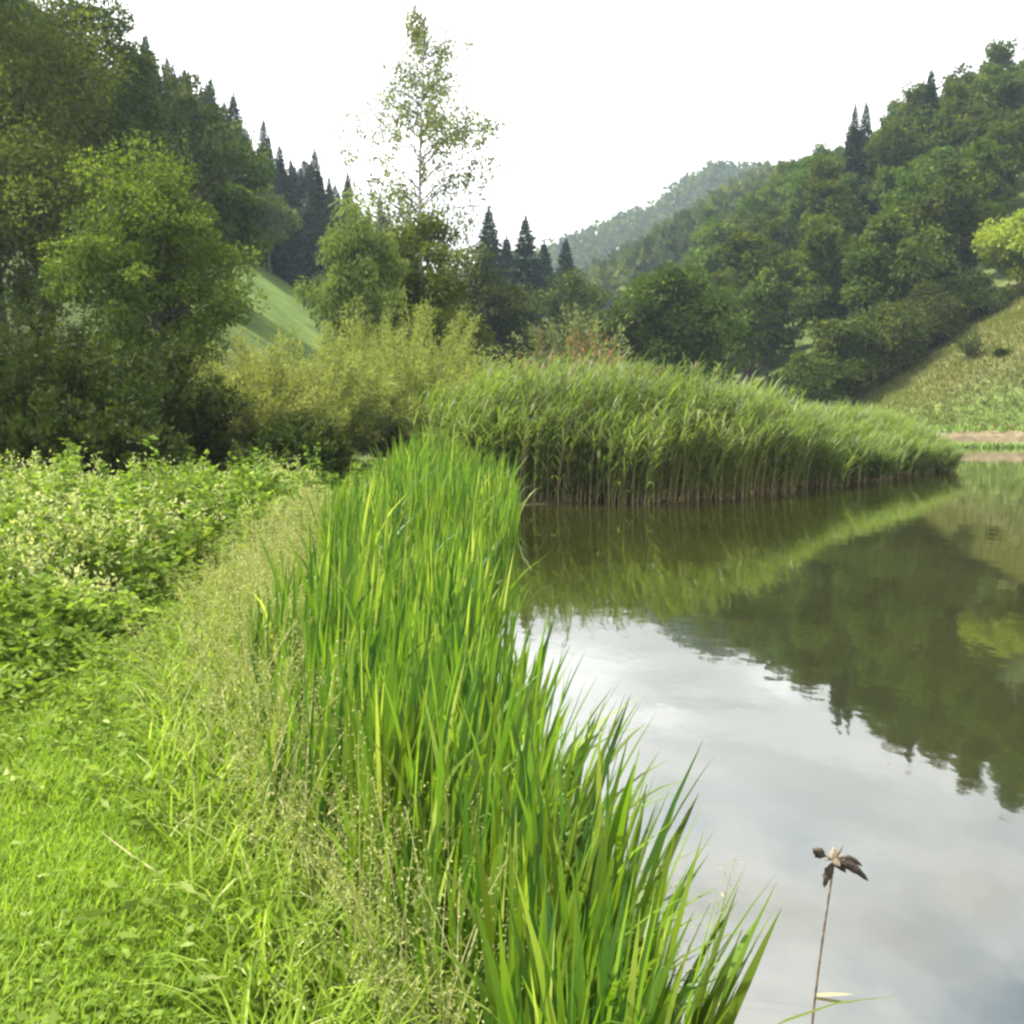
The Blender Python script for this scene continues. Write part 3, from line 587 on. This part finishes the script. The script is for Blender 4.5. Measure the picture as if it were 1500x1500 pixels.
def iris_plants():
    lm = []
    for k in range(10):
        g = Geo().add(*straps(np.zeros((1, 3)), 0.0, 1.0, .031, .03, rng.uniform(.02, .38) if k < 8 else 1.1, 7, [.15, .3, .4, .5, .55, .65, .75, .35, .55, .5][k], prof=[.8, .95, 1, 1, .92, .75, .45, .03], twist=rng.normal(0, .3)))
        lm.append(g.mesh('iris_leaf', M['iris']))
    spots = []
    for i in range(34):
        y = rng.uniform(2.55, 4.4); x0 = np.interp(y, *LEFT_E)+.12; x1 = right_edge(y); u = (i % 6+rng.random())/6
        spots.append((x0+(x1-x0)*u, y, u))
    spots += [(.40, 3.0, 1.2), (.38, 2.75, 1.25), (.40, 3.6, 1.2), (.32, 4.5, 1.2), (.42, 4.0, 1.3), (.20, 5.4, 1.2), (.44, 3.25, 1.2), (.36, 2.6, 1.0), (.1, 6.4, 1.2), (.28, 5.0, 1.3)]
    spots.sort(key=lambda s: s[1])
    for i, (x, y, u) in enumerate(spots):
        z = max(tz(x, y), -.28)-.02
        e = empty('iris_plant', (x, y, z), 0)
        where = 'standing out over the open water' if u > 1.1 else ('at the water side of the iris belt' if u > .6 else ('near the dry grass side of the belt' if u < .3 else 'in the middle of the belt'))
        tag(e, ('nearest' if y < 3.2 else 'near' if y < 3.8 else 'further')+' iris plant with long green sword leaves '+where, 'iris', 'foreground iris plants')
        nl = int(rng.integers(3, 5)) if u > 1.1 else int(rng.integers(6, 10))
        fan = rng.uniform(0, PI)
        for j in range(nl):
            o = obj('leaf', lm[int(rng.integers(10))], e); f = (j-(nl-1)/2)/max(nl-1, 1)
            o.location = (math.cos(fan)*f*.09, math.sin(fan)*f*.09, 0); 
            ln = rng.uniform(.62, 1.02)*(.82 if u > 1.1 else 1)
            o.scale = (rng.uniform(.8, 1.2), ln, ln) if False else (ln, rng.uniform(.75, 1.2), ln)
            leanr = (.14*f+rng.normal(0, .05)); tilt = (.03+.16*max(0, u-.5)) if u > .5 else .01
            az = rng.normal(0, .6) if u > .55 else rng.uniform(0, 2*PI)
            o.rotation_euler = (Matrix.Rotation(leanr, 3, 'X') @ Matrix.Rotation(tilt+rng.uniform(0, .14)+(.10 if u > 1.1 else 0), 3, 'Y') @ Matrix.Rotation(az, 3, 'Z')).to_euler()
iris_plants()

def dead_flower():
    p0 = at(1178, 1580, 3.05); p1 = at(1222, 1262, 3.05)
    e = empty('dead_flower_stalk', (p0[0], p0[1], -.05)); tag(e, 'single dry brown flower stalk with dark seed pods rising from open water', 'dead flower')
    b = np.array((0, 0, -.12)); t = p1-np.array((p0[0], p0[1], -.05)); k = np.linspace(0, 1, 9)[:, None]
    c = b*(1-k)+t*k+np.array((-.012, 0, 0))*np.sin(k*PI)
    obj('stem', Geo().add(*tube(c, np.linspace(.0042, .0030, 9), 6)).mesh('dead_stem', M['dead'], True), e)
    def pod(d, L_, w, off=.0, mat='pod', dr=.012, sq=.55):
        d = unit(np.array(d, float)); k = np.linspace(0, 1, 9); pts = t+d*(off+k*L_)[:, None]+np.array((.3, 0, -1))*(dr*k**2)[:, None]
        V, F, T_ = tube(pts, w*np.interp(k, [0, .12, .4, .62, .85, 1], [.3, .55, 1, .85, .5, .05])*(1+.18*np.sin(k*23+w*900)), 8)
        ax = np.repeat(pts, 8, 0); V = ax+(V-ax)*np.array((1, sq, 1))
        obj('seed_pod', Geo().add(V, F, T_).mesh('seed_pod', M[mat], True), e)
    pod((-.85, -.1, .50), .040, .0165, .034, dr=-.004); pod((-.50, -.3, -.55), .060, .0140, .006, dr=.022); pod((.80, -.2, .05), .070, .0150, .010, dr=.055); pod((.95, .1, .30), .058, .0120, .018, dr=.040)
    pod((.40, -.1, .9), .052, .0040, .005, 'dead', dr=0); pod((.05, .1, .95), .034, .0110, .0, 'straw_solid', dr=-.01); pod((.35, .3, -.25), .055, .0120, .004, dr=.02); pod((.1, -.5, .15), .028, .0120, .0, 'dead')
    for q in range(9):
        v = rdir(1)[0]; pod((v[0], v[1]*.5, abs(v[2])*.6), rng.uniform(.015, .035), .0022, .008, 'dead' if q % 2 else 'straw_solid', dr=.01)
    pod((-.25, .3, .6), .030, .0035, .002, 'straw_solid', dr=0)
    for d in ((-.8, -.1, .55), (.6, -.2, .2)):
        kk = np.linspace(0, 1, 4)[:, None]; obj('pod_stalk', Geo().add(*tube(t+unit(np.array(d))*kk*.032, .0026, 5)).mesh('pod_stalk', M['dead'], True), e)
    # pale withered blade lying on the water by the stalk
    q = at(1195, 1492, 3.55); g = Geo().add(*straps(np.array([(q[0], q[1], .026)]), -.1, .12, .022, R(84), R(4), 5, .9))
    tag(obj('fallen_leaf', g.mesh('fallen_leaf', M['straw'])), 'pale dry leaf on the water at the foot of the dead flower', 'leaf')
M['straw_solid'] = solid_mat('dead_husk', (.28, .21, .13), (.45, .36, .24), 50)
dead_flower()

def lawn_left(y): return np.interp(y, [2, 5.4, 6.2, 7.2, 10.5, 14], [-3, -2.75, -2.65, -2.45, -2.75, -3.1])
def herbs():
    # leafy herb belt: one uncountable mass plus tall single plants standing out of it
    n = 2600; y = 5.2+(19-5.2)*rng.random(n)**1.3; xl = -.50*y-1.2; xr_ = np.where(y < 11, np.interp(y, [5, 5.5, 6.2, 7.2, 10.5, 11], [-2.75, -2.65, -2.55, -2.5, -2.7, -2.75]), np.interp(y, *LEFT_E)-.15)
    x = xl+(xr_-xl)*rng.random(n); bk = np.arange(n) < 480; y = np.where(bk, rng.uniform(18, 27, n), y); x = np.where(bk, rng.uniform(-5.0, -.4, n), x); xr_ = np.where(bk, x+1, xr_); P = np.stack([x, y, terrain(x, y)-.03], 1)
    H = rng.uniform(.35, .75, n)*np.interp(y, [5, 6.5, 10, 15, 24], [.5, .85, 1.2, 1.0, .6])*np.interp(xr_-x, [0, .5, 1.5], [.45, .75, 1.1])*(1+.30*lump(x, y, 1.5, .7)+.35*lump(x, y, 3.7, 2.1))
    C = curves(P, rng.uniform(0, 2*PI, n), H, rng.uniform(0, .25, n), rng.uniform(0, .5, n), 4)
    g = Geo(); k = 44; idx = np.repeat(np.arange(n), k); t = rng.uniform(.15, 1, n*k); b = along(C, idx, t)
    a = rng.uniform(0, 2*PI, n*k); d = unit(np.stack([np.cos(a), np.sin(a), rng.uniform(-.5, .6, n*k)], 1)); ct = rng.random(n)
    ls = np.interp(y, [5, 10, 25], [.060, .085, .13])[idx]*rng.uniform(.6, 1.4, n*k)
    g.add(*leaves(b, d, ls, ls*.5, np.clip(.2+.5*ct[idx]+rng.normal(0, .2, n*k), 0, 1)))
    tag(obj('herb_undergrowth', g.mesh('herb_undergrowth', M['nettle'])), 'dense leafy green undergrowth between the lawn and the dark bushes', 'undergrowth', kind='stuff')
    # seed heads on about a third of the stalks
    s = Geo(); ii = np.flatnonzero((rng.random(n) < .75*sstep(-.4, .4, lump(x, y, 1.2, 4))) & (x < xr_-.4)); s.add(*ribbons(C[ii], .008, 0, np.ones(5), .3))
    kk = 30; i2 = np.repeat(ii, kk); b = along(C, i2, rng.uniform(.75, 1, len(i2)))+rng.normal(0, .035, (len(i2), 3)); b[:, 2] += rng.uniform(0, .14, len(i2))
    s.add(*leaves(b, unit(rdir(len(i2))+np.array((0, 0, .6))), .045*np.interp(y[i2], [5, 25], [.8, 1.8]), .022, rng.random(len(i2))))
    tag(obj('herb_seedheads', s.mesh('herb_seedheads', M['seed'])), 'pale feathery seed heads over the leafy undergrowth on the left', 'seed heads', kind='stuff')
    # single tall herbs
    for i in range(46):
        yy = rng.uniform(9, 25); px = rng.uniform(-20, 470 if yy > 12 else 330); xx = (px-750)/FPX*yy
        if xx > np.interp(yy, *LEFT_E)-.4: continue
        r = rs(); H_ = rng.uniform(.8, 1.45); st = curves(np.zeros((3, 3)), r.uniform(0, 6, 3), H_*r.uniform(.7, 1, 3), .08, .2, 6)
        gs = Geo().add(*ribbons(st, .012, 0, np.linspace(1, .4, 7), .3)).add(*ribbons(st, .012, PI/2, np.linspace(1, .4, 7), .3))
        m = 130; ix = r.integers(0, 3, m); t = r.uniform(.1, .98, m); b = along(st, ix, t); a = r.uniform(0, 2*PI, m)
        gl = Geo().add(*leaves(b, unit(np.stack([np.cos(a), np.sin(a), r.uniform(-.5, .4, m)], 1)), .16*(1.2-t)*r.uniform(.7, 1.3, m)+.03, .06*(1.2-t)+.012, np.clip(r.normal(.5, .25, m), 0, 1), r))
        plant_tree('tall_herb', (gs.mesh('herb_stems', M['twig']), gl.mesh('herb_foliage', M['nettle'])), xx, yy, 'tall upright leafy herb '+('at the foot of' if yy > 17 else 'in front of')+(' the golden willow bushes' if px > 290 else ' the sunlit bushy tree' if px > 150 else ' the dark bushes at the left edge'), 'herb', 'tall herbs before the bushes', parts=('stems', 'foliage'))
herbs()

def lawn():
    g = Geo(); n = 85000
    y = 2.35+(11-2.35)*rng.random(n)**1.7; xl = np.maximum(lawn_left(y)-.3, -.52*y-.2); xr_ = np.interp(y, *LEFT_E)+.1
    x = xl+(xr_-xl)*rng.random(n); P = np.stack([x, y, terrain(x, y)-.01], 1)
    pat = .5+.5*np.sin(x*3.1+1.7*np.sin(y*2.3))*np.cos(y*2.7+x)
    h = rng.uniform(.035, .10, n)*(1+.5*pat)
    g.add(*straps(P, rng.uniform(0, 2*PI, n), h, rng.uniform(.004, .008, n)*(1+.06*y), rng.uniform(.1, .6, n), rng.uniform(.2, 1.3, n), 2, np.clip(rng.normal(.45, .2, n)+.15*pat, 0, 1), prof=[.9, .8, .05]))
    tag(obj('lawn_grass', g.mesh('lawn_grass', M['grass'])), 'short bright green lawn in the lower left corner', 'grass', kind='stuff')
    m = 26000; y = 2.35+(8.5-2.35)*rng.random(m)**1.6; xl = np.maximum(lawn_left(y)-.2, -.52*y-.2); xr_ = np.interp(y, *LEFT_E)-.1
    x = xl+(xr_-xl)*rng.random(m); pat = np.sin(x*2.3+2)*np.cos(y*1.9+x*.7)+rng.normal(0, .5, m); x, y = x[pat > .1], y[pat > .1]; m = len(x)
    P = np.stack([x, y, terrain(x, y)+rng.uniform(.015, .07, m)], 1); c = Geo(); a0 = rng.uniform(0, 2*PI, m); sz = rng.uniform(.014, .030, m); tt = np.clip(rng.normal(.45, .25, m), 0, 1)
    for k in range(3):
        a = a0+k*2*PI/3; c.add(*leaves(P, unit(np.stack([np.cos(a), np.sin(a), rng.uniform(-.1, .35, m)], 1)), sz, sz*.9, tt))
    tag(obj('clover', c.mesh('clover', M['clover'])), 'small round clover leaves spread through the lawn', 'clover', kind='stuff')
    w = 420; y = rng.uniform(2.5, 9.5, w); x = np.where(rng.random(w) < .5, lawn_left(y)+np.abs(rng.normal(0, .35, w)), np.interp(y, *LEFT_E)-np.abs(rng.normal(0, .5, w))); k = 16
    idx = np.repeat(np.arange(w), k); P = np.stack([x[idx]+rng.normal(0, .05, w*k), y[idx]+rng.normal(0, .05, w*k), terrain(x, y)[idx]+rng.uniform(.02, .20, w*k)*rng.uniform(.4, 1.2, w)[idx]], 1); a = rng.uniform(0, 2*PI, w*k)
    wd = Geo().add(*leaves(P, unit(np.stack([np.cos(a), np.sin(a), rng.uniform(-.3, .6, w*k)], 1)), rng.uniform(.03, .085, w*k), .026, np.clip(rng.normal(.5, .25, w*k), 0, 1)))
    tag(obj('low_weeds', wd.mesh('low_weeds', M['nettle'])), 'low leafy weeds scattered along both edges of the lawn', 'weeds', kind='stuff')
    # ground cover under iris and dry fringe
    n = 9000; y = 2.4+20*rng.random(n)**1.5; x = np.interp(y, *LEFT_E)+rng.uniform(-.6, .35, n); P = np.stack([x, y, terrain(x, y)-.01], 1)
    f = Geo().add(*straps(P, rng.uniform(0, 2*PI, n), rng.uniform(.15, .45, n), .009+.0006*y, rng.uniform(.1, .6, n), rng.uniform(.3, 1.6, n), 4, np.clip(rng.normal(.5, .25, n), 0, 1)))
    tag(obj('fringe_grass', f.mesh('fringe_grass', M['grass'])), 'longer uncut grass along the edge between lawn and irises', 'grass', kind='stuff')
lawn()

def dry_grass():
    n = 1700; y = 2.5+(14-2.5)*rng.random(n); off = -np.abs(rng.normal(0, .22, n))*np.interp(y, [2.5, 4, 7, 14], [.7, 1.0, 1.7, 1.6])+.12+(rng.random(n) < .3)*rng.uniform(0, 1.1, n)*np.interp(y, [2.5, 4, 8], [.5, .8, 1])
    x = np.interp(y, *LEFT_E)+off; P = np.stack([x, y, terrain(x, y)-.01], 1)
    H = rng.uniform(.30, .85, n)*np.interp(off, [-1, -.3, 0], [.5, .85, 1])
    az = rng.normal(PI*.75, 1.2, n); C = curves(P, az, H, rng.uniform(.02, .4, n), rng.uniform(.1, 1.2, n), 6)
    g = Geo().add(*ribbons(C, .0035+.0004*y, rng.uniform(0, PI, n), np.linspace(1, .5, 7), rng.random(n)))
    k = 26; idx = np.repeat(np.arange(n), k); b = along(C, idx, rng.uniform(.70, 1, n*k))+rng.normal(0, .014, (n*k, 3))
    g.add(*leaves(b, unit(rdir(n*k)+np.array((0, 0, .3))), .013+.0013*y[idx], .004+.0005*y[idx], rng.random(n*k)))
    m = 1100; i = rng.integers(0, n, m); Q = P[i]+np.stack([rng.normal(0, .12, m), rng.normal(0, .12, m), rng.uniform(.02, .15, m)], 1)
    g.add(*straps(Q, rng.uniform(0, 2*PI, m), rng.uniform(.15, .5, m), rng.uniform(.005, .013, m), rng.uniform(.3, 1.5, m), rng.uniform(-.3, 1.2, m), 4, rng.random(m)))
    tag(obj('dry_grass', g.mesh('dry_grass', M['straw'])), 'pale dry seeding grass and bent straw between lawn and irises', 'dry grass', kind='stuff')
dry_grass()

def meadow():
    g = Geo(); n = 42000
    px = rng.uniform(1230, 1560, n); y = rng.uniform(59.5, 84, n); x = (px-750)/FPX*y; P = np.stack([x, y, terrain(x, y)-.02], 1)
    g.add(*straps(P, rng.uniform(0, 2*PI, n), rng.uniform(.15, .38, n), .05, .3, .8, 2, np.clip(rng.normal(.55, .3, n), 0, 1), prof=[1, .8, .1]))
    tag(obj('meadow_grass', g.mesh('meadow_grass', M['meadow'])), 'dry cut grass on the open slope below the hedge at right', 'grass', kind='stuff')
meadow()

# ------------------------------------------------------------------ haze
def haze():
    x0, x1, y0, y1, z0, z1 = -445, 445, -30, 725, -3, 190
    V = np.array([(x, y, z) for z in (z0, z1) for (x, y) in ((x0, y0), (x1, y0), (x1, y1), (x0, y1))], float)
    F = np.array([[0, 3, 2, 1], [4, 5, 6, 7], [0, 1, 5, 4], [1, 2, 6, 5], [2, 3, 7, 6], [3, 0, 4, 7]])
    m, N, L = new_mat('haze_air'); out = N.new('ShaderNodeOutputMaterial')
    v = N.new('ShaderNodeVolumePrincipled'); v.inputs['Color'].default_value = (.68, .84, 1.0, 1); v.inputs['Density'].default_value = 0.0003; v.inputs['Anisotropy'].default_value = 0.2
    L.new(v.outputs[0], out.inputs['Volume'])
    tag(obj('haze', Geo().add(V, F, .5).mesh('haze', m)), kind='stuff')
haze()
